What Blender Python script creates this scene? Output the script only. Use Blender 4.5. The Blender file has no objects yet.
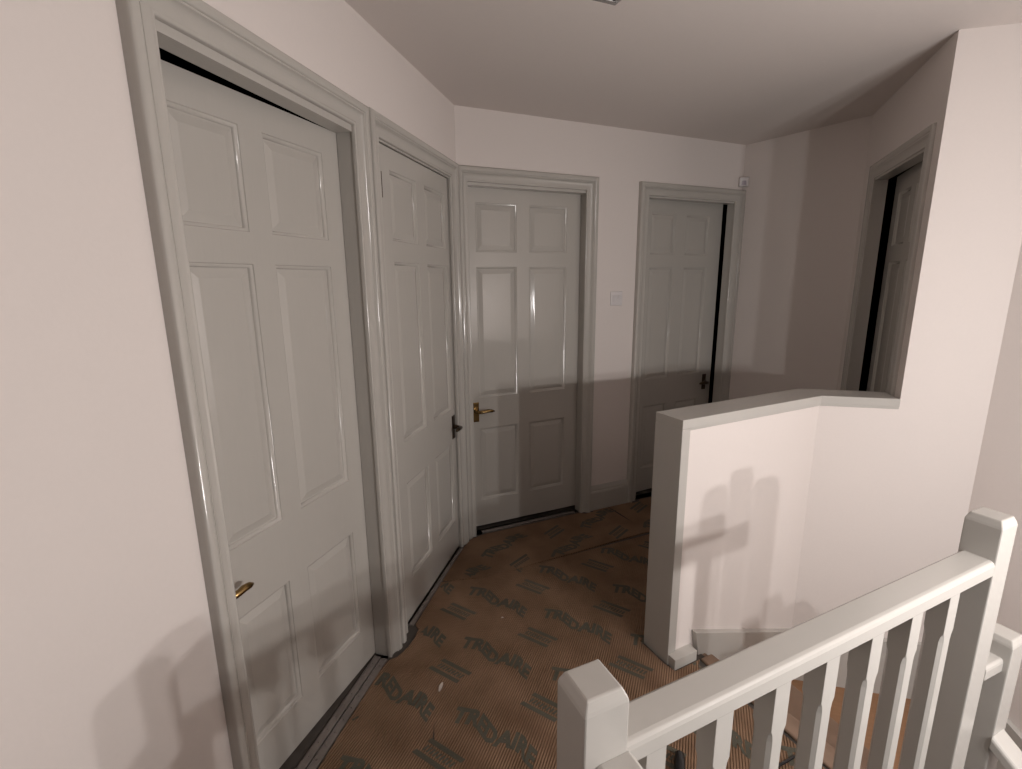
import bpy, bmesh, math, random
from mathutils import Vector, Matrix
random.seed(4)
S = bpy.context.scene
COL = S.collection
PI = math.pi

# ------------------------------------------------------------------ frames
def unit(v):
    v = Vector(v); v.normalize(); return v
class Frame:
    """a wall frame: s along the wall, d out into the room, z up"""
    def __init__(self, o, e, n):
        self.o = Vector((o[0], o[1], 0)); self.e = unit((e[0], e[1], 0)); self.n = unit((n[0], n[1], 0))
    def p(self, s, d, z):
        return self.o + self.e * s + self.n * d + Vector((0, 0, z))
HC = 2.3386
thB = math.radians(52.14)
dB = (math.sin(thB), math.cos(thB)); nB = (math.cos(thB), -math.sin(thB))
FL = Frame((0, 0), (0, 1), (1, 0))
FB = Frame((0, 0), dB, nB)
BC = FB.p(1.984, 0, 0)
CD = Vector((2.103, .751, 0)); RC = Vector((1.978, -.232, 0)); SC = Vector((2.282, -.232, 0))
eC = CD - BC; FC = Frame(BC, eC, (eC.y, -eC.x)); LC = eC.length
eD = RC - CD; FD = Frame(CD, eD, (eD.y, -eD.x)); LD = eD.length
FR = Frame(RC, (1, 0), (0, -1))
FS = Frame(SC, (.45, -.893), (-.893, -.45)); LS = 3.0
HF = Vector((1.087, -.748, 0)); h_ = unit((.607, .522, 0))
FH = Frame(HF, h_, (h_.y, -h_.x)); LH = (Vector((1.694, -.226, 0)) - HF).length
N1 = Vector((.8755, -1.887, 0)); N2 = Vector((1.777, -1.16, 0))
FV = Frame(N1, N2 - N1, ((N2 - N1).y, -(N2 - N1).x)); LN = (N2 - N1).length

# ------------------------------------------------------------------ materials
def new_mat(name):
    m = bpy.data.materials.new(name); m.use_nodes = True
    nt = m.node_tree; b = nt.nodes['Principled BSDF']
    return m, nt, b
def lin(r, g, b):
    f = lambda c: (c / 255 / 12.92) if c / 255 <= .04045 else ((c / 255 + .055) / 1.055) ** 2.4
    return (f(r), f(g), f(b), 1)
def tex(nt, typ, scale, **kw):
    tc = nt.nodes.get('TC') or nt.nodes.new('ShaderNodeTexCoord'); tc.name = 'TC'
    mp = nt.nodes.new('ShaderNodeMapping'); nt.links.new(tc.outputs['Object'], mp.inputs['Vector'])
    t = nt.nodes.new(typ); nt.links.new(mp.outputs['Vector'], t.inputs['Vector'])
    t.inputs['Scale'].default_value = scale
    for k, v in kw.items():
        if k in t.inputs: t.inputs[k].default_value = v
    return t, mp
def bump(nt, b, height, strength, dist):
    n = nt.nodes.new('ShaderNodeBump'); n.inputs['Strength'].default_value = strength; n.inputs['Distance'].default_value = dist
    nt.links.new(height, n.inputs['Height']); nt.links.new(n.outputs['Normal'], b.inputs['Normal'])
def vary(nt, b, col, fac_out, amt):
    mx = nt.nodes.new('ShaderNodeMix'); mx.data_type = 'RGBA'
    mx.inputs[6].default_value = tuple(c * (1 - amt) for c in col[:3]) + (1,)
    mx.inputs[7].default_value = tuple(min(1, c * (1 + amt)) for c in col[:3]) + (1,)
    nt.links.new(fac_out, mx.inputs[0]); nt.links.new(mx.outputs[2], b.inputs['Base Color'])
    return mx
def simple(name, col, rough, noise=60, amt=.04, bs=.05, bd=.002, metal=0, spec=None, detail=3, mapping=None):
    m, nt, b = new_mat(name)
    t, mp = tex(nt, 'ShaderNodeTexNoise', noise, Detail=detail)
    if mapping: mp.inputs['Scale'].default_value = mapping
    vary(nt, b, col, t.outputs['Fac'], amt)
    b.inputs['Roughness'].default_value = rough; b.inputs['Metallic'].default_value = metal
    if spec is not None: b.inputs['Specular IOR Level'].default_value = spec
    if bs: bump(nt, b, t.outputs['Fac'], bs, bd)
    return m
M = {}
M['wall'] = simple('matt_wall_paint', (.70, .645, .615, 1), .75, 90, .015, .12, .0015, spec=.25)
M['ceiling'] = simple('matt_ceiling_paint', (.66, .605, .575, 1), .85, 70, .015, .1, .0015, spec=.2)
M['wood'] = simple('grey_gloss_wood_paint', (.45, .428, .395, 1), .13, 26, .015, .16, .002, spec=.5, mapping=(4, 4, .45))
M['wood_rail'] = simple('pale_gloss_wood_paint', (.465, .447, .418, 1), .2, 30, .015, .1, .002, spec=.5)
M['dark'] = simple('dark_slit_shade', (.02, .018, .016, 1), .9)  # near-black for the underlay cuts, shade inside the slit put into the colour
M['floor'] = simple('dusty_darkened_floorboards', (.07, .06, .052, 1), .85, 40, .2, .3, .004)  # darkened so the underlay seam looks deep: its shade put into the colour
M['bare'] = simple('bare_pine_tread', (.27, .145, .075, 1), .6, 14, .18, .1, .002, mapping=(1, 6, 1))
M['bareedge'] = simple('worn_tread', (.22, .145, .10, 1), .7, 20, .15, .1, .002)
M['brass'] = simple('brass', (.30, .20, .085, 1), .22, 40, .1, .02, .001, metal=1)
M['bronze'] = simple('tarnished_bronze', (.09, .065, .045, 1), .3, 40, .15, .02, .001, metal=1)
M['plastic'] = simple('white_plastic', (.66, .63, .63, 1), .35, 40, .01, 0)
M['lens'] = simple('grey_lens_plastic', (.40, .37, .42, 1), .3, 40, .01, 0)
M['chrome'] = simple('satin_chrome', (.45, .45, .45, 1), .25, 40, .03, 0, metal=1)
M['opal'] = simple('opal_glass', (.8, .8, .8, 1), .2, 40, .01, 0)
M['black'] = simple('black_rubber', (.012, .012, .013, 1), .3, 40, .1, .05, .001)
M['paper'] = simple('pale_paper', (.62, .55, .50, 1), .8)
M['tack'] = simple('grey_gripper_wood', (.20, .175, .16, 1), .8, 50, .2, .2, .002)
M['print'] = simple('printed_ink', (.082, .077, .056, 1), .85, 260, .45, .4, .002)
def underlay_mat(name, ang):
    m, nt, b = new_mat(name)
    w, mp = tex(nt, 'ShaderNodeTexWave', 1.0)
    w.wave_type = 'BANDS'; w.bands_direction = 'X'; w.wave_profile = 'SIN'
    mp.inputs['Rotation'].default_value = (0, 0, ang)
    w.inputs['Scale'].default_value = 2 * PI / (20 * .0088); w.inputs['Distortion'].default_value = .25; w.inputs['Detail'].default_value = 1
    n1, _ = tex(nt, 'ShaderNodeTexNoise', 5.5, Detail=4)
    n2, _ = tex(nt, 'ShaderNodeTexNoise', 150, Detail=2)
    cr = nt.nodes.new('ShaderNodeValToRGB')
    cr.color_ramp.elements[0].position = .32; cr.color_ramp.elements[0].color = (.185, .112, .066, 1)
    cr.color_ramp.elements[1].position = .68; cr.color_ramp.elements[1].color = (.265, .164, .103, 1)
    nt.links.new(n1.outputs['Fac'], cr.inputs[0])
    nt.links.new(cr.outputs[0], b.inputs['Base Color'])
    b.inputs['Roughness'].default_value = .8; b.inputs['Specular IOR Level'].default_value = .2
    ad = nt.nodes.new('ShaderNodeMath'); ad.operation = 'MULTIPLY_ADD'; ad.inputs[1].default_value = .35
    nt.links.new(n2.outputs['Fac'], ad.inputs[0]); nt.links.new(w.outputs['Fac'], ad.inputs[2])
    bump(nt, b, ad.outputs[0], .8, .005)
    return m
M['under_a'] = underlay_mat('ribbed_brown_underlay', math.radians(7))
M['under_b'] = underlay_mat('ribbed_brown_underlay_turned', math.radians(7 + 98))

# ------------------------------------------------------------------ mesh helpers
def mk(name, bm, mat, parent=None, smooth=False, bevel=0, segs=2, keep_normals=False):
    if not keep_normals: bmesh.ops.recalc_face_normals(bm, faces=bm.faces[:])
    me = bpy.data.meshes.new(name); bm.to_mesh(me); bm.free()
    for mm in (mat if isinstance(mat, (list, tuple)) else [mat]): me.materials.append(mm)
    if smooth:
        for f in me.polygons: f.use_smooth = True
    o = bpy.data.objects.new(name, me); COL.objects.link(o)
    if parent: o.parent = parent
    if bevel:
        md = o.modifiers.new('bevel', 'BEVEL'); md.width = bevel; md.segments = segs; md.limit_method = 'ANGLE'
        md.harden_normals = False
    return o
def empty(name, loc=(0, 0, 0)):
    o = bpy.data.objects.new(name, None); COL.objects.link(o); o.location = loc; o.empty_display_size = .1
    return o
def tag(o, label=None, cat=None, group=None, kind=None):
    if label: o['label'] = label
    if cat: o['category'] = cat
    if group: o['group'] = group
    if kind: o['kind'] = kind
    return o
def hexa(bm, pts):
    """8 points: bottom loop 4, top loop 4"""
    v = [bm.verts.new(p) for p in pts]
    for q in ((3, 2, 1, 0), (4, 5, 6, 7), (0, 1, 5, 4), (1, 2, 6, 5), (2, 3, 7, 6), (3, 0, 4, 7)):
        bm.faces.new([v[i] for i in q])
def fbox(bm, F, s0, s1, d0, d1, z0, z1):
    hexa(bm, [F.p(s0, d0, z0), F.p(s1, d0, z0), F.p(s1, d1, z0), F.p(s0, d1, z0),
              F.p(s0, d0, z1), F.p(s1, d0, z1), F.p(s1, d1, z1), F.p(s0, d1, z1)])
def prism(bm, pts, z0, z1):
    n = len(pts)
    a = [bm.verts.new((p[0], p[1], z0)) for p in pts]; b = [bm.verts.new((p[0], p[1], z1)) for p in pts]
    bm.faces.new(a[::-1]); bm.faces.new(b)
    for i in range(n): bm.faces.new((a[i], a[(i + 1) % n], b[(i + 1) % n], b[i]))
def sweep(bm, rings, closed_ends=True):
    vs = [[bm.verts.new(p) for p in r] for r in rings]
    n = len(rings[0])
    for i in range(len(vs) - 1):
        for k in range(n):
            bm.faces.new((vs[i][k], vs[i][(k + 1) % n], vs[i + 1][(k + 1) % n], vs[i + 1][k]))
    if closed_ends:
        bm.faces.new(vs[0][::-1]); bm.faces.new(vs[-1])
def tube(bm, pts, radii, n=12, squash=1.0):
    rings = []
    up = Vector((0, 0, 1))
    for i, p in enumerate(pts):
        p = Vector(p)
        t = (Vector(pts[min(i + 1, len(pts) - 1)]) - Vector(pts[max(i - 1, 0)])).normalized()
        a = t.cross(up)
        if a.length < 1e-4: a = t.cross(Vector((1, 0, 0)))
        a.normalize(); b = a.cross(t).normalized()
        r = radii[i]
        rings.append([p + a * math.cos(2 * PI * k / n) * r + b * math.sin(2 * PI * k / n) * r * squash for k in range(n)])
    sweep(bm, rings)

# ------------------------------------------------------------------ walls
def wall(name, F, s0, s1, z0, z1, thick, openings=(), mat='wall'):
    bm = bmesh.new(); s = s0
    for (a, b, zt) in openings:
        fbox(bm, F, s, a, -thick, 0, z0, z1)
        fbox(bm, F, a, b, -thick, 0, zt, z1)
        if z0 < -.01: fbox(bm, F, a, b, -thick, 0, z0, 0)
        s = b
    fbox(bm, F, s, s1, -thick, 0, z0, z1)
    o = mk(name, bm, M[mat]); tag(o, kind='structure'); return o
TH = .058
# opening of each door (structural), casing inner, head heights
D1 = dict(F=FL, a=-1.660, b=-.972, zi=1.982, zl=1.962)
D2 = dict(F=FL, a=-.815, b=-.112, zi=1.985, zl=1.979)
D3 = dict(F=FB, a=.056, b=.770, zi=1.986, zl=1.972)
D4 = dict(F=FB, a=1.214, b=1.92, zi=1.984, zl=1.974)
D5 = dict(F=FD, a=.205, b=.850, zi=1.984, zl=1.974, ds=.42)
LIN = .028
def op(D): return (D['a'] - LIN, D['b'] + LIN, D['zl'] + LIN)
wall('wall_left', FL, -5.1, 0.0, -.02, HC, TH, [op(D1), op(D2)])
wall('wall_back', FB, 0, 1.984, -.02, HC, TH, [op(D3), op(D4)])
wall('wall_corner', FC, 0, LC, -.02, HC, TH)
wall('wall_passage', FD, 0, LD - .1, -.02, HC, TH, [op(D5)])
bm = bmesh.new()   # the tall wall beside the passage, running down into the stairwell
pb = FD.p(LD - .1, -TH, 0); pa = FD.p(LD - .1, 0, 0)
prism(bm, [RC.xy, SC.xy, (SC.x + .12, SC.y + .12), pb.xy, pa.xy], -2.6, HC)
tag(mk('wall_right', bm, M['wall']), kind='structure')
wall('wall_stairwell', FS, 0, LS, -2.6, HC, TH)
vS = Vector((FS.e.x, FS.e.y, 0))
end_s = FS.p(LS, 0, 0)
FK = Frame((0, -5.05), (end_s.x - 0, end_s.y + 5.05), (-(end_s.y + 5.05), end_s.x))
# ceiling
bm = bmesh.new()
prism(bm, [(-.15, -5.3), (end_s.x + .3, end_s.y - .2), (end_s.x + .3, end_s.y + .3), (2.7, -.1), (2.35, .9), (1.65, 1.45), (-.15, .15)], HC, HC + .15)
tag(mk('ceiling', bm, M['ceiling']), kind='structure')
# landing floor (boards below the underlay), with the stair edge
EDGE = 1.10
hE = FH.p(.165, 0, 0)
eE = FV.p(EDGE, -.045, 0)
e0 = FV.p(-.05, -.045, 0)
ret = FV.p(-.05, 2.0, 0)
pl = [(-.13, -5.04), ret.xy, FV.p(-.05, .04, 0).xy, FV.p(EDGE, .04, 0).xy, hE.xy, FH.p(.20, -.06, 0).xy, FH.p(LH, -.06, 0).xy, (1.99, -.17), RC.xy,
      FD.p(LD - .1, -.02, 0).xy, CD.xy + Vector((.02, .0)), BC.xy + Vector((.0, .02)), (BC + Vector((-nB[0], -nB[1], 0)) * .13).xy, (-.13, .06)]
bm = bmesh.new(); prism(bm, pl, -.22, 0)
tag(mk('floor', bm, M['floor']), kind='structure')
bm = bmesh.new(); prism(bm, [(-.1, -5.1), (4.4, -3), (3.2, -1.0), (2.3, -.2), (.6, -1.2), (.3, -2)], -2.7, -2.6)
tag(mk('floor_lower_hall', bm, M['floor']), kind='structure')

# half wall with its cap
def wedge_pts(off_f, off_b, s0):
    """plan outline of the bent half wall between two offsets"""
    nH = FH.n
    pts = []
    def isect(p, d, y):   # point on line p+t d with y
        t = (y - p.y) / d.y; return p + d * t
    f0 = FH.p(s0, off_f, 0); b0 = FH.p(s0, -off_b, 0)
    yf = -.232 - off_f; yb = -.232 + off_b
    fc = isect(f0, FH.e, yf); bc = isect(b0, FH.e, yb)
    return f0, b0, fc, bc, yf, yb
f0, b0, fc, bc, yf, yb = wedge_pts(0, .119, .008)
bm = bmesh.new()
prism(bm, [f0.xy, fc.xy, (RC.x, yf), (RC.x, yb), bc.xy, b0.xy], -.02, .966)
f0, b0, fc, bc, yf, yb = wedge_pts(0, .06, .14)     # lower part below the landing
prism(bm, [f0.xy, fc.xy, (RC.x, yf), (RC.x, yb), bc.xy, b0.xy], -2.6, -.02)
tag(mk('wall_half', bm, M['wall']), kind='structure')
f0, b0, fc, bc, yf, yb = wedge_pts(.007, .129, 0)
cap = empty('trim_1', f0); tag(cap, kind='structure')
bm = bmesh.new(); prism(bm, [f0.xy, fc.xy, (1.977, yf), (1.977, yb), bc.xy, b0.xy], .966, 1.0)
c_ = mk('cap_board', bm, M['wood_rail'], bevel=.0015); c_.parent = cap; c_.matrix_parent_inverse = Matrix.Translation(-f0)
bm = bmesh.new(); fbox(bm, FH, 0, .032, -.129, .007, 0, .966)
c_ = mk('end_board', bm, M['wood_rail'], bevel=.001); c_.parent = cap; c_.matrix_parent_inverse = Matrix.Translation(-f0)
bm = bmesh.new(); fbox(bm, FH, .032, .042, -.002, .004, 0, .966)
f1, b1, fc1, bc1, yf1, yb1 = wedge_pts(.004, .0, .032)
prism(bm, [f1.xy, fc1.xy, (1.977, yf1), (1.977, yf1 + .006), fc1.xy + Vector((0, .008)), FH.p(.032, -.01, 0).xy], .956, .966)
c_ = mk('edge_bead', bm, M['wood_rail'], bevel=.0015); c_.parent = cap; c_.matrix_parent_inverse = Matrix.Translation(-f0)

# ------------------------------------------------------------------ doors
PROF0 = [(0, 0), (0, .010), (.001, .0125), (.003, .014), (.006, .0145), (.009, .014), (.0105, .0128), (.013, .0128), (.022, .0128), (.030, .0142), (.036, .0175), (.0405, .0225),
        (.0425, .026), (.044, .0262), (.0452, .0245), (.0475, .0245), (.0485, .0272), (.051, .0295), (.055, .0308), (.062, .0308), (.067, .030), (.0705, .0280), (.0725, .0245), (.073, .020), (.073, 0)]
def architrave(D, parent, zb=0.0, scale=1.0, rscale=1.0):
    F = D['F']; bm = bmesh.new()
    a, b, z = D['a'], D['b'], D['zi']
    PROF = [(w, d * D.get('ds', 1)) for w, d in PROF0]
    rings = [[F.p(a - w * scale, d, zb) for w, d in PROF], [F.p(a - w * scale, d, z + w * D.get('hs', 1)) for w, d in PROF],
             [F.p(b + w * rscale, d, z + w * D.get('hs', 1)) for w, d in PROF], [F.p(b + w * rscale, d, zb) for w, d in PROF]]
    sweep(bm, rings)
    o = mk('architrave', bm, M['wood'], parent, smooth=True); o.data.set_sharp_from_angle(angle=math.radians(48)); return o
def lining(D, parent, depth=TH, stop=-.09):
    F = D['F']; bm = bmesh.new(); a, b, z = D['a'] - .004, D['b'] + .004, D['zl']
    a += .004 - D.get('ml', .004); b += -.004 + D.get('mr', .004)
    t = LIN - .003
    fbox(bm, F, a - t, a, -depth, .0005, 0, z + t)
    fbox(bm, F, b, b + t, -depth, .0005, 0, z + t)
    fbox(bm, F, a, b, -depth, .0005, z, z + t)
    return mk('door_frame', bm, M['wood'], parent)
PZ = [(.19, .64), (.825, 1.562), (1.642, 1.898)]
def leaf(s0, s1, z0, z1, cols, rows, thick=.038):
    """six panel leaf in local coords x = s, y = depth (front at y=0, room at +y), z"""
    bm = bmesh.new()
    xs = sorted([s0, s1] + [c for p in cols for c in p]); zs = sorted([z0, z1] + [r for p in rows for r in p])
    grid = {}
    def V(x, z, y=0.0):
        k = (round(x, 5), round(z, 5), round(y, 5))
        if k not in grid: grid[k] = bm.verts.new((x, y, z))
        return grid[k]
    cset = {(round(a, 5), round(b, 5)) for a, b in cols}; rset = {(round(a, 5), round(b, 5)) for a, b in rows}
    for i in range(len(xs) - 1):
        for j in range(len(zs) - 1):
            x0, x1, y0, y1 = xs[i], xs[i + 1], zs[j], zs[j + 1]
            if (round(x0, 5), round(x1, 5)) in cset and (round(y0, 5), round(y1, 5)) in rset:
                rings = [(0, 0), (.0012, -.0022), (.0035, -.0030), (.0065, -.0042), (.009, -.0064), (.0105, -.0095), (.011, -.0125), (.0135, -.0125), (.036, -.0065), (.0375, -.0062)]
                prev = None
                for ins, dep in rings:
                    r = [V(x0 + ins, y0 + ins, dep), V(x1 - ins, y0 + ins, dep), V(x1 - ins, y1 - ins, dep), V(x0 + ins, y1 - ins, dep)]
                    if prev:
                        for k in range(4):
                            nf = bm.faces.new((prev[k], prev[(k + 1) % 4], r[(k + 1) % 4], r[k])); nf.smooth = .0013 < ins < .0115
                    prev = r
                bm.faces.new(prev)
            else:
                bm.faces.new((V(x0, y0), V(x1, y0), V(x1, y1), V(x0, y1)))
    # back and sides
    ba = [bm.verts.new((x, -thick, z)) for x, z in ((s0, z0), (s1, z0), (s1, z1), (s0, z1))]
    bm.faces.new(ba[::-1])
    bot = [V(x, z0) for x in xs]; top = [V(x, z1) for x in xs]; lf = [V(s0, z) for z in zs]; rt = [V(s1, z) for z in zs]
    bm.faces.new(bot + [ba[1], ba[0]]); bm.faces.new(top[::-1] + [ba[3], ba[2]])
    bm.faces.new(lf[::-1] + [ba[0], ba[3]]); bm.faces.new(rt + [ba[2], ba[1]])
    return bm
def handle_parts(mat, sx, z, zc0, zc1, direction, length, parent, plate_w=.036, label=None):
    """backplate + lever in the leaf's local coords; direction +1 lever towards +x"""
    bm = bmesh.new()
    # plate with softened edge and step
    for ins, y0, y1 in ((0, 0, .0035), (.004, .0035, .006)):
        hexa(bm, [(sx - plate_w / 2 + ins, y0, zc0 + ins), (sx + plate_w / 2 - ins, y0, zc0 + ins), (sx + plate_w / 2 - ins, y1, zc0 + ins), (sx - plate_w / 2 + ins, y1, zc0 + ins),
                  (sx - plate_w / 2 + ins, y0, zc1 - ins), (sx + plate_w / 2 - ins, y0, zc1 - ins), (sx + plate_w / 2 - ins, y1, zc1 - ins), (sx - plate_w / 2 + ins, y1, zc1 - ins)])
    h = mk('door_handle', bm, mat, parent, bevel=.001)
    if label: h['label'] = label
    bm = bmesh.new()
    pts = [(sx, .004, z), (sx, .02, z), (sx, .036, z), (sx + direction * .008, .045, z), (sx + direction * .03, .047, z + .001),
           (sx + direction * length * .6, .047, z + .004), (sx + direction * length * .85, .047, z + .002), (sx + direction * length, .046, z - .001)]
    tube(bm, pts, [.014, .011, .009, .0105, .0095, .0105, .009, .004], 14)
    mk('lever', bm, mat, h, smooth=True)
    return h
def door(name, D, lx0, lx1, z0, z1, cols, dplane, hinge, ajar_deg, handle, label, rows=PZ, asc=1.0, arsc=1.0, slit=None):
    F = D['F']; root = empty(name, F.p((D['a'] + D['b']) / 2, 0, 0))
    tag(root, label, 'door', kind='structure')
    inv = Matrix.Translation(-root.location)
    A = architrave(D, root, scale=asc, rscale=arsc); A.matrix_parent_inverse = inv
    Lg = lining(D, root); Lg.matrix_parent_inverse = inv
    bm = leaf(lx0, lx1, z0, z1, cols, rows)
    lf = mk('door_leaf', bm, M['wood'], root, bevel=0)
    # place: local x->e, y->n, pivot at hinge
    R = Matrix(((F.e.x, F.n.x, 0, 0), (F.e.y, F.n.y, 0, 0), (0, 0, 1, 0), (0, 0, 0, 1)))
    base = Matrix.Translation(F.p(0, dplane, 0)) @ R
    piv = Matrix.Translation((hinge, 0, 0)) @ Matrix.Rotation(math.radians(ajar_deg), 4, 'Z') @ Matrix.Translation((-hinge, 0, 0))
    lf.matrix_world = base @ piv
    lf.matrix_parent_inverse = Matrix.Identity(4)
    lf.matrix_basis = inv @ base @ piv
    if handle:
        mat, sx, z, zc0, zc1, dr, ln, lab = handle
        hh = handle_parts(M[mat], sx, z, zc0, zc1, dr, ln, root, label=lab)
        hh.matrix_basis = inv @ base @ piv
    return root, lf, inv @ base @ piv
door('door_1', D1, -1.675, -.962, .006, 1.964, [(-1.56, -1.36), (-1.283, -1.045)], -.0595, -.962, 5.0,
     ('brass', -1.603, .690, .640, .745, 1, .075, 'brass lever handle'), 'nearest grey six-panel door, large at the left, with brass lever and open gap above it',
     rows=[(.16, .583), (.787, 1.537), (1.62, 1.885)], asc=.90)
r2, lf2, m2 = door('door_2', D2, -.808, -.116, .012, 1.976, [(-.711, -.478), (-.393, -.158)], -.008, -.808, 0,
     ('bronze', -.141, .725, .660, .787, -1, .075, 'dark bronze lever handle'), 'grey six-panel door flush in the left wall, dark bronze handle, between the nearest door and the corner')
bm = bmesh.new(); tube(bm, [(-.782, .001, 1.79), (-.782, .001, 1.88)], [.0045, .0045], 10)
hg = mk('hinge', bm, M['bronze'], r2); hg.matrix_basis = m2.copy()
door('door_3', D3, .040, .785, .025, 1.985, [(.118, .362), (.440, .684)], -.0595, .785, 0,
     ('brass', .096, .75, .684, .800, 1, .098, 'brass lever handle'), 'grey six-panel door in the back wall next to the corner, brass lever at its left edge', asc=.74)
door('door_4', D4, 1.205, 1.934, .02, 1.985, [(1.30, 1.51), (1.60, 1.815)], -.0595, 1.205, -3.5,
     ('bronze', 1.868, .756, .700, .812, -1, .09, 'dark lever handle'), 'dim grey six-panel door at the right end of the back wall, standing slightly ajar')
door('door_5', D5, .19, .864, .02, 1.985, [(.27, .47), (.55, .75)], -.0595, .864, 3.2,
     ('bronze', .24, .75, .69, .80, 1, .09, 'dark lever handle'), 'shadowed grey panelled door ajar in the passage wall, right of the back wall', asc=1.1)

# ------------------------------------------------------------------ skirtings
SKP = [(0, 0), (.018, 0), (.018, .118), (.016, .128), (.012, .134), (.013, .142), (.010, .152), (.006, .162), (.003, .168), (0, .168)]
def skirting(name, F, s0, s1, lab=None):
    bm = bmesh.new(); sweep(bm, [[F.p(s0, d, z) for d, z in SKP], [F.p(s1, d, z) for d, z in SKP]])
    o = mk(name, bm, M['wood']); tag(o, kind='structure'); return o
skirting('baseboard_back', FB, D3['b'] + .073, D4['a'] - .073)
skirting('baseboard_corner', FC, .02, LC)
skirting('baseboard_passage', FD, 0, D5['a'] - .082)
skirting('baseboard_left', FL, -4.9, D1['a'] - .075)
bm = bmesh.new(); fbox(bm, FH, .004, .121, -.008, .042, 0, .046)
tag(mk('trim_2', bm, M['wood_rail'], bevel=.002), kind='structure')

# ------------------------------------------------------------------ staircase going down between the half wall and the railing
st = empty('staircase', FV.p(EDGE, -.35, -.2)); inv = Matrix.Translation(-st.location)
tag(st, 'bare wooden winder stairs going down behind the white railing', 'stairs')
def sp(name, bm, mat, **k):
    o = mk(name, bm, mat, st, **k); o.matrix_parent_inverse = inv; return o
def vpoly(lst): return [FV.p(u, v, 0).xy for u, v in lst]
treads = [([(1.025, -.81), (EDGE + .36, -.86), (EDGE + .30, .02), (EDGE - .02, .02)], -.19),
          ([(EDGE + .28, -.84), (1.83, -1.0), (2.11, -.43), (1.26, .02)], -.38),
          ([(2.11, -.44), (2.02, -.02), (1.2, .03), (1.2, -.02)], -.57),
          ([(2.03, -.05), (1.97, .23), (1.2, .23), (1.2, .0)], -.76),
          ([(1.975, .21), (1.915, .47), (1.2, .47), (1.2, .21)], -.95),
          ([(1.92, .45), (1.86, .71), (1.2, .71), (1.2, .45)], -1.14),
          ([(1.865, .69), (1.805, .95), (1.2, .95), (1.2, .69)], -1.33),
          ([(1.81, .93), (1.75, 1.19), (1.2, 1.19), (1.2, .93)], -1.52)]
for i, (poly, z) in enumerate(treads):
    bm = bmesh.new(); prism(bm, vpoly(poly), z - .028, z)
    sp('tread', bm, M['bareedge'] if i % 2 == 0 else M['bare'], bevel=.006)
    bm = bmesh.new()
    if i == 0: a, b = (EDGE + .33, -.80), (EDGE + .27, .02); bm2 = bmesh.new(); prism(bm2, vpoly([(1.045, -.80), (1.063, -.80), (EDGE + .018, .02), (EDGE, .02)]), -.20, -.005); sp('riser', bm2, M['bareedge'])
    elif i == 1: a, b = (2.11, -.44), (1.26, .0)
    else:
        a, b = poly[1], poly[2]; a = (a[0] - .01, a[1] - .03); b = (b[0], b[1] - .03)
    prism(bm, vpoly([a, (a[0] + .014, a[1] + .012), (b[0] + .014, b[1] + .012), b]), z - .19, z - .028)
    sp('riser', bm, M['bareedge'])
# landing nosing board
bm = bmesh.new(); prism(bm, [FV.p(EDGE - .06, -.03, 0).xy, FV.p(EDGE + .03, -.03, 0).xy, (hE + FV.e * .03 + FV.n * .05).xy, (hE - FV.e * .03 + FV.n * .05).xy], .0, .012)
sp('landing_nosing', bm, M['bareedge'], bevel=.006)
# sloping wall strings
def string(F, pts, d0, d1):
    bm = bmesh.new()
    a = [bm.verts.new(F.p(s, d0, z)) for s, z in pts]; b = [bm.verts.new(F.p(s, d1, z)) for s, z in pts]
    n = len(pts); bm.faces.new(a[::-1]); bm.faces.new(b)
    for i in range(n): bm.faces.new((a[i], a[(i + 1) % n], b[(i + 1) % n], b[i]))
    return bm
bm = string(FH, [(.128, .110), (LH - .012, -.125), (LH - .012, -.42), (.42, -.32), (.17, -.21), (.17, -.02), (.150, -.004)], -.008, .024)
sp('wall_string', bm, M['wood_rail'], bevel=.002)
bm = string(FR, [(-.27, -.125), (.29, -.095), (.29, -.62), (.05, -.56), (-.15, -.40), (-.27, -.40)], -.0, .024)
sp('wall_string', bm, M['wood_rail'], bevel=.002)
bm = string(FS, [(.0, -.095), (.35, -.25), (1.5, -1.15), (1.5, -1.6), (.35, -.75), (.0, -.6)], .0, .024)
sp('wall_string', bm, M['wood_rail'], bevel=.002)

# ------------------------------------------------------------------ balustrade
def post_bm(F, u, v, z0, z1, w=.071, top=.057, ch=.019):
    bm = bmesh.new(); h = w / 2; t = top / 2
    def ring(r, z): return [F.p(u - r, v - r, z), F.p(u + r, v - r, z), F.p(u + r, v + r, z), F.p(u - r, v + r, z)]
    sweep(bm, [ring(h, z0), ring(h, z1 - ch), ring(h - .0015, z1 - ch + .006), ring(t, z1)])
    return bm
RAILP = [(-.034, .768), (-.034, .797), (-.031, .803), (-.026, .8055), (.022, .8055), (.028, .804), (.032, .800), (.034, .794), (.034, .768), (.03, .766), (-.03, .766)]
bal = empty('balustrade', N1); inv = Matrix.Translation(-bal.location)
tag(bal, 'pale painted railing with square newel posts and chamfered balusters in the foreground', 'railing')
def bp(name, bm, **k):
    o = mk(name, bm, M['wood_rail'], bal, **k); o.matrix_parent_inverse = inv; return o
bp('newel_post', post_bm(FV, -.001, 0, -.25, .913, .077, .061, .02), bevel=.003)
bp('newel_post', post_bm(FV, LN, -.002, -.75, .922, .074, .060, .02), bevel=.003)
bm = bmesh.new(); sweep(bm, [[FV.p(.034, v, z + .002) for v, z in RAILP], [FV.p(LN - .034, v, z + .015) for v, z in RAILP]])
bp('handrail', bm, bevel=.0015)
bm = bmesh.new(); fbox(bm, FV, .034, LN - .034, -.034, .034, .0, .045)
bp('base_rail', bm, bevel=.004)
bm = bmesh.new(); fbox(bm, FV, -.06, LN + .02, .041, .06, -.24, .0)
bp('fascia_board', bm, bevel=.002)
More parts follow.
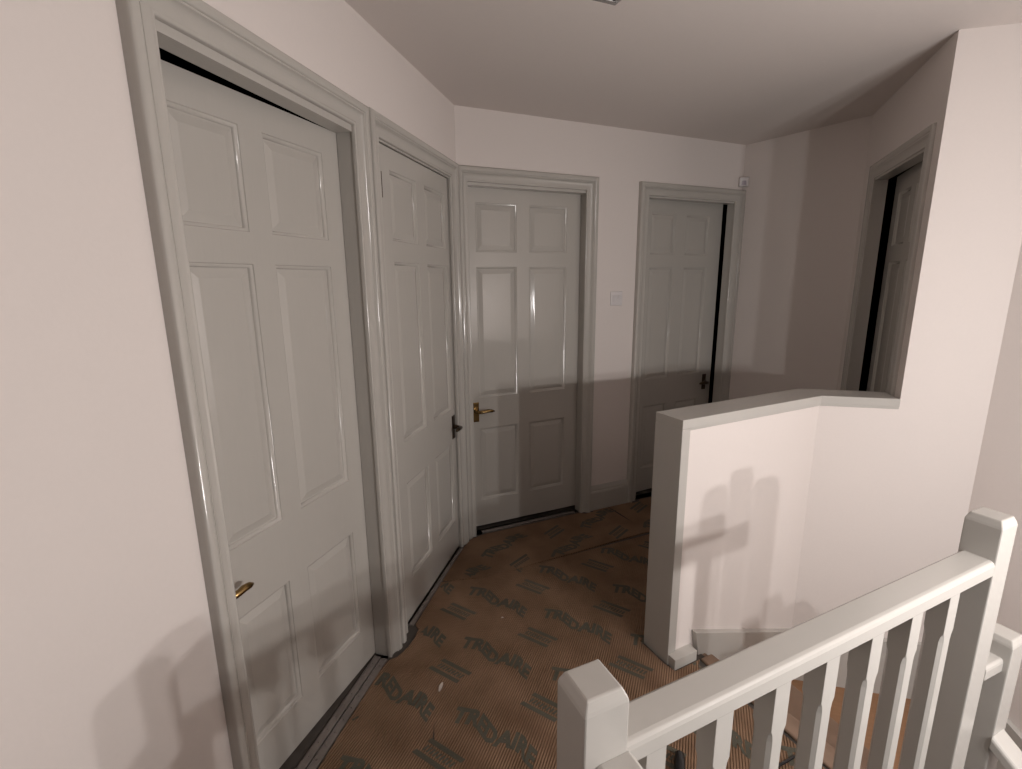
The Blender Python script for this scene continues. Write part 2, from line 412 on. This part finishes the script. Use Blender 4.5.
def baluster_bm(F, u, v, z0, z1, h=.02):
    """square baluster with stop chamfers along the middle"""
    bm = bmesh.new()
    def ring(c, z):
        c = max(c, .0006)
        q = []
        for sx, sy in ((-1, -1), (1, -1), (1, 1), (-1, 1)):
            a = (sx * h, sy * (h - c)); b = (sx * (h - c), sy * h)
            q += [b, a] if sx * sy < 0 else [a, b]
        return [F.p(u + x, v + y, z) for x, y in q]
    c = .007
    sweep(bm, [ring(0, z0), ring(0, z0 + .09), ring(c * .7, z0 + .10), ring(c, z0 + .115), ring(c, z1 - .125), ring(c * .7, z1 - .11), ring(0, z1 - .10), ring(0, z1)])
    return bm
for u in (.1035, .251, .396, .537, .680, .8215, .971):
    bp('baluster', baluster_bm(FV, u, .009, .043, .767 + .012 * u))
# rail returning from the near newel along the stairwell
FW = Frame(N1, FV.n, -FV.e)
bm = bmesh.new(); sweep(bm, [[FW.p(.038, v - .011, z) for v, z in RAILP], [FW.p(1.7, v - .011, z) for v, z in RAILP]])
bp('return_handrail', bm, bevel=.0015)
for k in range(9): bp('baluster', baluster_bm(FW, .17 + .16 * k, -.011, .0, .768))
bp('newel_post', post_bm(FW, 1.73, -.011, -.25, .91), bevel=.003)

# lower stair railing starting beyond the far newel
lo = empty('stair_railing', FV.p(LN + .25, 0, -.5)); inv2 = Matrix.Translation(-lo.location)
tag(lo, 'lower stair railing with a short post and descending handrail at the right edge', 'railing')
def lp(name, bm, **k):
    o = mk(name, bm, M['wood_rail'], lo, **k); o.matrix_parent_inverse = inv2; return o
lp('newel_post', post_bm(FV, LN + .162, .014, -1.2, .55), bevel=.003)
bm = bmesh.new(); sweep(bm, [[FV.p(u, v * .62 + .016, z - .80 + zz) for v, z in RAILP] for u, zz in ((LN + .0355, .495), (LN + .127, .488))])
lp('short_handrail', bm, bevel=.0015)
FX = Frame(FV.p(LN + .155, .014, 0), FV.n, -FV.e)
bm = bmesh.new(); sweep(bm, [[FX.p(s, v, z - .80 + zz) for v, z in RAILP] for s, zz in ((.034, .255), (1.5, -.865))])
lp('handrail', bm, bevel=.0015)
for k in range(6):
    s = .18 + .2 * k; zr = .255 - (s - .034) * .764
    lp('baluster', baluster_bm(FX, s, 0, zr - .9, zr - .02))

# ------------------------------------------------------------------ underlay
ZU = .008
def text_pts(word, length, height):
    cu = bpy.data.curves.new('lettering', 'FONT'); cu.body = word; cu.size = 1; cu.resolution_u = 2; cu.offset = .05
    ob = bpy.data.objects.new('lettering', cu); COL.objects.link(ob)
    dg = bpy.context.evaluated_depsgraph_get(); me = bpy.data.meshes.new_from_object(ob.evaluated_get(dg))
    vs = [v.co.copy() for v in me.vertices]; fs = [tuple(f.vertices) for f in me.polygons]
    x0 = min(v.x for v in vs); x1 = max(v.x for v in vs); y0 = min(v.y for v in vs); y1 = max(v.y for v in vs)
    out = []
    for v in vs:
        tx = (v.x - x0) / (x1 - x0); ty = (v.y - y0) / (y1 - y0) - .5
        w = .0135 * math.sin(4 * PI * tx - PI / 2)
        out.append(((tx - .5) * length - .22 * ty * height, ty * height + w))
    bpy.data.objects.remove(ob); bpy.data.curves.remove(cu); bpy.data.meshes.remove(me)
    return out, fs
WORD = text_pts('TREDAIRE', .325, .064)
def block_pts():
    vs, fs = [], []
    def quad(x0, x1, y0, y1, sk):
        k = len(vs)
        vs.extend([(x0 + sk * y0, y0), (x1 + sk * y0, y0), (x1 + sk * y1, y1), (x0 + sk * y1, y1)]); fs.append((k, k + 1, k + 2, k + 3))
    quad(-.070, .070, .019, .036, .3); quad(-.070, .070, -.036, -.019, .3)
    for i in range(9): quad(-.056 + i * .0135, -.048 + i * .0135, -.011, .011, .3)
    return vs, fs
BLOCK = block_pts()
def inside(pt, poly):
    x, y = pt; c = False
    for i in range(len(poly)):
        x0, y0 = poly[i]; x1, y1 = poly[i - 1]
        if (y0 > y) != (y1 > y) and x < (x1 - x0) * (y - y0) / (y1 - y0) + x0: c = not c
    return c
def underlay(name, poly, mat, ang, words, blocks, label, cuts=()):
    c = Vector((sum(p[0] for p in poly) / len(poly), sum(p[1] for p in poly) / len(poly), 0))
    bm = bmesh.new(); prism(bm, [(p[0], p[1]) for p in poly], .0006, ZU)
    bmesh.ops.recalc_face_normals(bm, faces=bm.faces[:])
    ca, sa = math.cos(ang), math.sin(ang)
    for cen, (vs, fs) in [(w, WORD) for w in words] + [(b, BLOCK) for b in blocks]:
        W = [(cen[0] + x * ca - y * sa, cen[1] + x * sa + y * ca) for x, y in vs]
        vv = {}
        for f in fs:
            if not all(inside(W[i], poly) for i in f): continue
            for i in f:
                if i not in vv: vv[i] = bm.verts.new((W[i][0], W[i][1], ZU + .0006))
            try:
                ff = bm.faces.new([vv[i] for i in f]); ff.material_index = 1
                ff.normal_update()
                if ff.normal.z < 0: ff.normal_flip()
            except ValueError: pass
    for a, b, w in cuts:     # knife cuts, the shade inside them painted as dark slivers on top
        a = Vector(a); b = Vector(b); t = (b - a).normalized(); q = Vector((-t.y, t.x)) * w
        f = bm.faces.new([bm.verts.new((p_.x, p_.y, ZU + .0005)) for p_ in (a, (a + b) / 2 - q, b, (a + b) / 2 + q)]); f.material_index = 2; f.normal_update()
        if f.normal.z < 0: f.normal_flip()
    for v in bm.verts: v.co -= c
    o = mk(name, bm, [M[mat], M['print'], M['dark']], keep_normals=True); o.location = c
    tag(o, label, 'underlay'); return o
def V2(v): return (v.x, v.y)
stop = lambda F, s, d: V2(F.p(s, d, 0))
seamA = Vector((.2803, -.3234)); seamB = Vector((1.0518, .300)); sd = (seamB - seamA).normalized()
near_poly = [(.045, -4.9), (.045, -1.80), (.040, -1.765), (.02, -1.70), (.018, -1.60), (.012, -1.30), (.008, -1.05), (.012, -1.0), (.040, -.97), (.058, -.91),
             (.062, -.86), (.055, -.80), (.030, -.775), (.026, -.50), (.022, -.46)]
near_poly += [(seamA.x - .06, seamA.y - .05), V2(seamA), V2(seamA + sd * .45 + Vector((.006, -.008))), V2(seamB + Vector((.012, -.015))), V2(seamA + sd * 1.75 + Vector((.02, -.025)))]
near_poly += [(1.93, -.05), (1.74, -.09), stop(FH, LH + .02, -.14), stop(FH, .05, -.142), stop(FH, -.012, -.14), stop(FH, -.012, .0), stop(FH, .0, .052), stop(FH, .13, .05),
              stop(FV, .985, -.69), stop(FV, 1.0, -.5), stop(FV, EDGE - .07, -.06), stop(FV, .05, -.05), stop(FV, -.045, -.05), stop(FV, -.06, .05), stop(FV, -.06, 1.3), (.5, -4.5)]
W0 = Vector((.425, -.868)); A_ = Vector((.385, -.078)); B_ = Vector((.09, -.338))
words = [V2(W0 + A_ * i + B_ * j) for i in range(-5, 6) for j in range(-6, 12)]
blocks = [V2(W0 + A_ * i + B_ * j + (A_ - B_) * .5 + Vector((-.005, .01))) for i in range(-5, 6) for j in range(-6, 12)]
underlay('carpet_underlay', near_poly, 'under_a', math.radians(-18.5), words, blocks, 'large brown ribbed underlay sheet with grey-green printed words, covering the near landing', [((.30, -1.21), (.345, -1.33), .002), ((.352, -.52), (.43, -.60), .0015)])
far_poly = [(.024, -.44), (.024, -.12), (.032, -.03), (.045, -.01), stop(FB, .09, .02), stop(FB, .76, .02), stop(FB, .79, .045), stop(FB, .85, .045), stop(FB, .86, .03), stop(FB, 1.15, .03), stop(FB, 1.17, .045), stop(FB, 1.22, .045), stop(FB, 1.24, .02),
            stop(FB, 1.9, .02), stop(FC, .08, .05), stop(FC, LC - .04, .04), stop(FD, .1, .05), stop(FD, .7, .045)]
far_poly += [V2(seamA + sd * 1.75 + Vector((-.008, .010))), V2(seamB + Vector((-.006, .008))), V2(seamA + sd * .45 + Vector((-.002, .002))), V2(seamA + Vector((-.0005, .0006))), (seamA.x - .06, seamA.y - .049)]
fW = Vector((.2357, -.0446)); fA = Vector((.375, .085)); fB = Vector((.118, .365))
words = [V2(fW + fA * i + fB * j) for i in range(-3, 6) for j in range(-3, 6)]
blocks = [V2(fW + fA * i + fB * j + Vector((.14, -.15))) for i in range(-3, 6) for j in range(-3, 6)]
underlay('carpet_underlay', far_poly, 'under_b', math.radians(63), words, blocks, 'darker underlay sheet beyond the slanting seam, laid crosswise in front of the back doors', [((.775, .594), (.952, .396), .006)])
# gripper rods / thresholds along the doors
def rod(F, s0, s1, d0, d1, z1, label):
    bm = bmesh.new(); c = F.p((s0 + s1) / 2, (d0 + d1) / 2, 0)
    fbox(bm, F, s0, s1, d0, d1, 0, z1)
    for k in range(int((s1 - s0) / .05)):
        s = s0 + .03 + k * .05; m = (d0 + d1) / 2
        fbox(bm, F, s - .0012, s + .0012, m - .0012, m + .0012, z1, z1 + .004)
    for v in bm.verts: v.co -= c
    o = mk('gripper_rod', bm, M['tack']); o.location = c
    tag(o, label, 'gripper rod', 'gripper rods along the door thresholds')
rod(FL, -1.655, -.985, -.052, -.026, .007, 'narrow grey gripper rod along the threshold of the nearest door')
rod(FL, -1.660, -.99, -.020, .006, .007, 'second grey gripper rod, between underlay and the nearest door threshold')
rod(FL, -.78, -.13, -.0, .020, .006, 'grey gripper rod at the foot of the flush door with dark handle')
rod(FB, .10, .74, -.028, -.004, .007, 'grey gripper rod at the foot of the back door with brass lever')

# ------------------------------------------------------------------ small things
# light switch
sw = empty('light_switch', FB.p(1.003, 0, 1.374)); inv = Matrix.Translation(-sw.location)
tag(sw, 'white light switch plate on the back wall between the two doors', 'light switch')
bm = bmesh.new(); fbox(bm, FB, .960, 1.046, 0, .008, 1.331, 1.417)
o = mk('switch_plate', bm, M['plastic'], sw, bevel=.004); o.matrix_parent_inverse = inv
for k in range(2):
    bm = bmesh.new(); s = .984 + k * .038
    hexa(bm, [FB.p(s - .011, .006, 1.356), FB.p(s + .011, .006, 1.356), FB.p(s + .011, .010, 1.356), FB.p(s - .011, .010, 1.356),
              FB.p(s - .011, .006, 1.392), FB.p(s + .011, .006, 1.392), FB.p(s + .011, .014, 1.392), FB.p(s - .011, .014, 1.392)])
    o = mk('rocker', bm, M['plastic'], sw, bevel=.001); o.matrix_parent_inverse = inv
# motion sensor in the corner above the architrave
bis = (FB.n + FC.n).normalized(); FM = Frame(BC, Vector((-bis.y, bis.x, 0)), bis)
mo = empty('motion_sensor', FM.p(0, .02, 2.105)); inv = Matrix.Translation(-mo.location)
tag(mo, 'small white motion sensor in the corner above the ajar back door', 'sensor')
bm = bmesh.new()
sweep(bm, [[FM.p(-.012, .010, 2.077), FM.p(.012, .010, 2.077), FM.p(.030, .030, 2.077), FM.p(.026, .047, 2.079), FM.p(-.026, .047, 2.079), FM.p(-.030, .030, 2.077)],
           [FM.p(-.012, .010, 2.136), FM.p(.012, .010, 2.136), FM.p(.030, .030, 2.136), FM.p(.026, .050, 2.134), FM.p(-.026, .050, 2.134), FM.p(-.030, .030, 2.136)]])
o = mk('sensor_body', bm, M['plastic'], mo, bevel=.003); o.matrix_parent_inverse = inv
bm = bmesh.new(); sweep(bm, [[FM.p(s, .046 + .006 * math.cos(s / .016 * 1.4), z) for s in (-.016, -.008, 0, .008, .016)] + [FM.p(.016, .044, z), FM.p(-.016, .044, z)] for z in (2.086, 2.112)])
o = mk('sensor_lens', bm, M['lens'], mo); o.matrix_parent_inverse = inv
# ceiling light (square flush fitting, unlit)
cu_ = unit((.80, .60, 0)); FQ = Frame((.816, -.8316), -cu_, Vector((cu_.y, -cu_.x, 0)))
W = .26
cl = empty('ceiling_light', FQ.p(W / 2, W / 2, HC)); inv = Matrix.Translation(-cl.location)
tag(cl, 'square flush ceiling light with chrome rim, switched off, at the top edge', 'ceiling light')
bm = bmesh.new(); fbox(bm, FQ, .012, W - .012, .012, W - .012, 2.292, HC)
o = mk('base_plate', bm, M['plastic'], cl, bevel=.003); o.matrix_parent_inverse = inv
bm = bmesh.new()
for a in ((0, W, 0, .018), (0, W, W - .018, W), (0, .018, .018, W - .018), (W - .018, W, .018, W - .018)): fbox(bm, FQ, a[0], a[1], a[2], a[3], 2.28, 2.300)
o = mk('rim', bm, M['chrome'], cl, bevel=.002); o.matrix_parent_inverse = inv
bm = bmesh.new(); sweep(bm, [[FQ.p(a, b, z) for a, b in ((i, i), (W - i, i), (W - i, W - i), (i, W - i))] for i, z in ((.018, 2.291), (.02, 2.283), (.04, 2.279))])
o = mk('glass_shade', bm, M['opal'], cl); o.matrix_parent_inverse = inv
# black tool handle lying on the underlay behind the balusters
tl = empty('knife', (1.10, -1.18, ZU)); inv = Matrix.Translation(-tl.location)
tag(tl, 'black-handled utility knife lying on the underlay behind the balusters', 'knife')
bm = bmesh.new()
tube(bm, [(1.106, -1.146, ZU + .013), (1.106, -1.152, ZU + .015), (1.104, -1.19, ZU + .015), (1.101, -1.23, ZU + .014), (1.098, -1.275, ZU + .012)], [.008, .014, .0165, .015, .012], 14, .85)
o = mk('grip', bm, M['black'], tl, smooth=True); o.matrix_parent_inverse = inv
bm = bmesh.new(); hexa(bm, [(1.094, -1.272, ZU + .010), (1.104, -1.272, ZU + .010), (1.101, -1.315, ZU + .010), (1.099, -1.315, ZU + .010),
                            (1.094, -1.272, ZU + .012), (1.104, -1.272, ZU + .012), (1.101, -1.315, ZU + .012), (1.099, -1.315, ZU + .012)])
o = mk('blade', bm, M['chrome'], tl); o.matrix_parent_inverse = inv
# thin black offcut strip near the stair edge
bm = bmesh.new(); tube(bm, [(1.385, -1.123, ZU + .004), (1.43, -1.088, ZU + .004), (1.468, -1.058, ZU + .004)], [.004, .0042, .003], 8)
tag(mk('offcut_strip', bm, M['black']), 'thin black strip lying near the top stair edge behind the railing', 'strip')
# paper scraps
def scrap(x, y, L, w, a, label):
    bm = bmesh.new(); n = 6; ring = []
    for k in range(n + 1):
        t = k / n; ww = w * (math.sin(PI * min(max(t, .08), .94)) ** .7); z = ZU + .0012 + .0025 * math.sin(PI * t)
        ring.append([(t - .5) * L, ww, z])
    rows = []
    for dz in (0, .0008): rows.append([bm.verts.new((r[0], r[1] / 2, r[2] - ZU + dz)) for r in ring] + [bm.verts.new((r[0], -r[1] / 2, r[2] - ZU + dz)) for r in ring[::-1]])
    m = len(rows[0]); bm.faces.new(rows[0][::-1]); bm.faces.new(rows[1])
    for i in range(m): bm.faces.new((rows[0][i], rows[0][(i + 1) % m], rows[1][(i + 1) % m], rows[1][i]))
    o = mk('paper_scrap', bm, M['paper']); o.location = (x, y, ZU); o.rotation_euler.z = a
    tag(o, label, 'scrap')
scrap(.2681, -1.0711, .042, .013, 1.65, 'pale sliver of paper on the underlay beside the nearest door')
scrap(.391, -.648, .012, .007, .4, 'tiny pale fleck on the underlay in front of the flush door')

# ------------------------------------------------------------------ light
def lamp(name, loc, w, r=.019, col=(1, .955, .932)):
    l = bpy.data.lights.new(name, 'POINT'); l.energy = w; l.shadow_soft_size = r; l.color = col
    o = bpy.data.objects.new(name, l); COL.objects.link(o); o.location = loc
for i, loc in enumerate(((2.345, -2.005, 1.155), (2.16, -2.085, 1.23), (2.462, -1.85, 1.215))):
    lamp('pendant_bulb', loc, 29)
wd = bpy.data.worlds.new('night'); S.world = wd; wd.use_nodes = True
wd.node_tree.nodes['Background'].inputs[0].default_value = (0, 0, 0, 1); wd.node_tree.nodes['Background'].inputs[1].default_value = 0

# ------------------------------------------------------------------ camera
cd = bpy.data.cameras.new('camera'); cam = bpy.data.objects.new('camera', cd); COL.objects.link(cam)
cd.sensor_fit = 'HORIZONTAL'; cd.sensor_width = 36; cd.lens = 36 * 491.303 / 1022; cd.clip_start = .02
fw = Vector((-.24, .9485, -.2068)).normalized(); rt = Vector((.9699, .2434, -.009)); rt = (rt - fw * rt.dot(fw)).normalized(); up = rt.cross(fw)
cam.matrix_world = Matrix(((rt.x, up.x, -fw.x, .9132), (rt.y, up.y, -fw.y, -2.5144), (rt.z, up.z, -fw.z, 1.4869), (0, 0, 0, 1)))
S.camera = cam
S.view_settings.view_transform = 'Standard'; S.view_settings.look = 'None'; S.view_settings.gamma = 1
S.view_settings.use_curve_mapping = False; S.view_settings.exposure = 0
S.cycles.max_bounces = 8; S.cycles.diffuse_bounces = 6
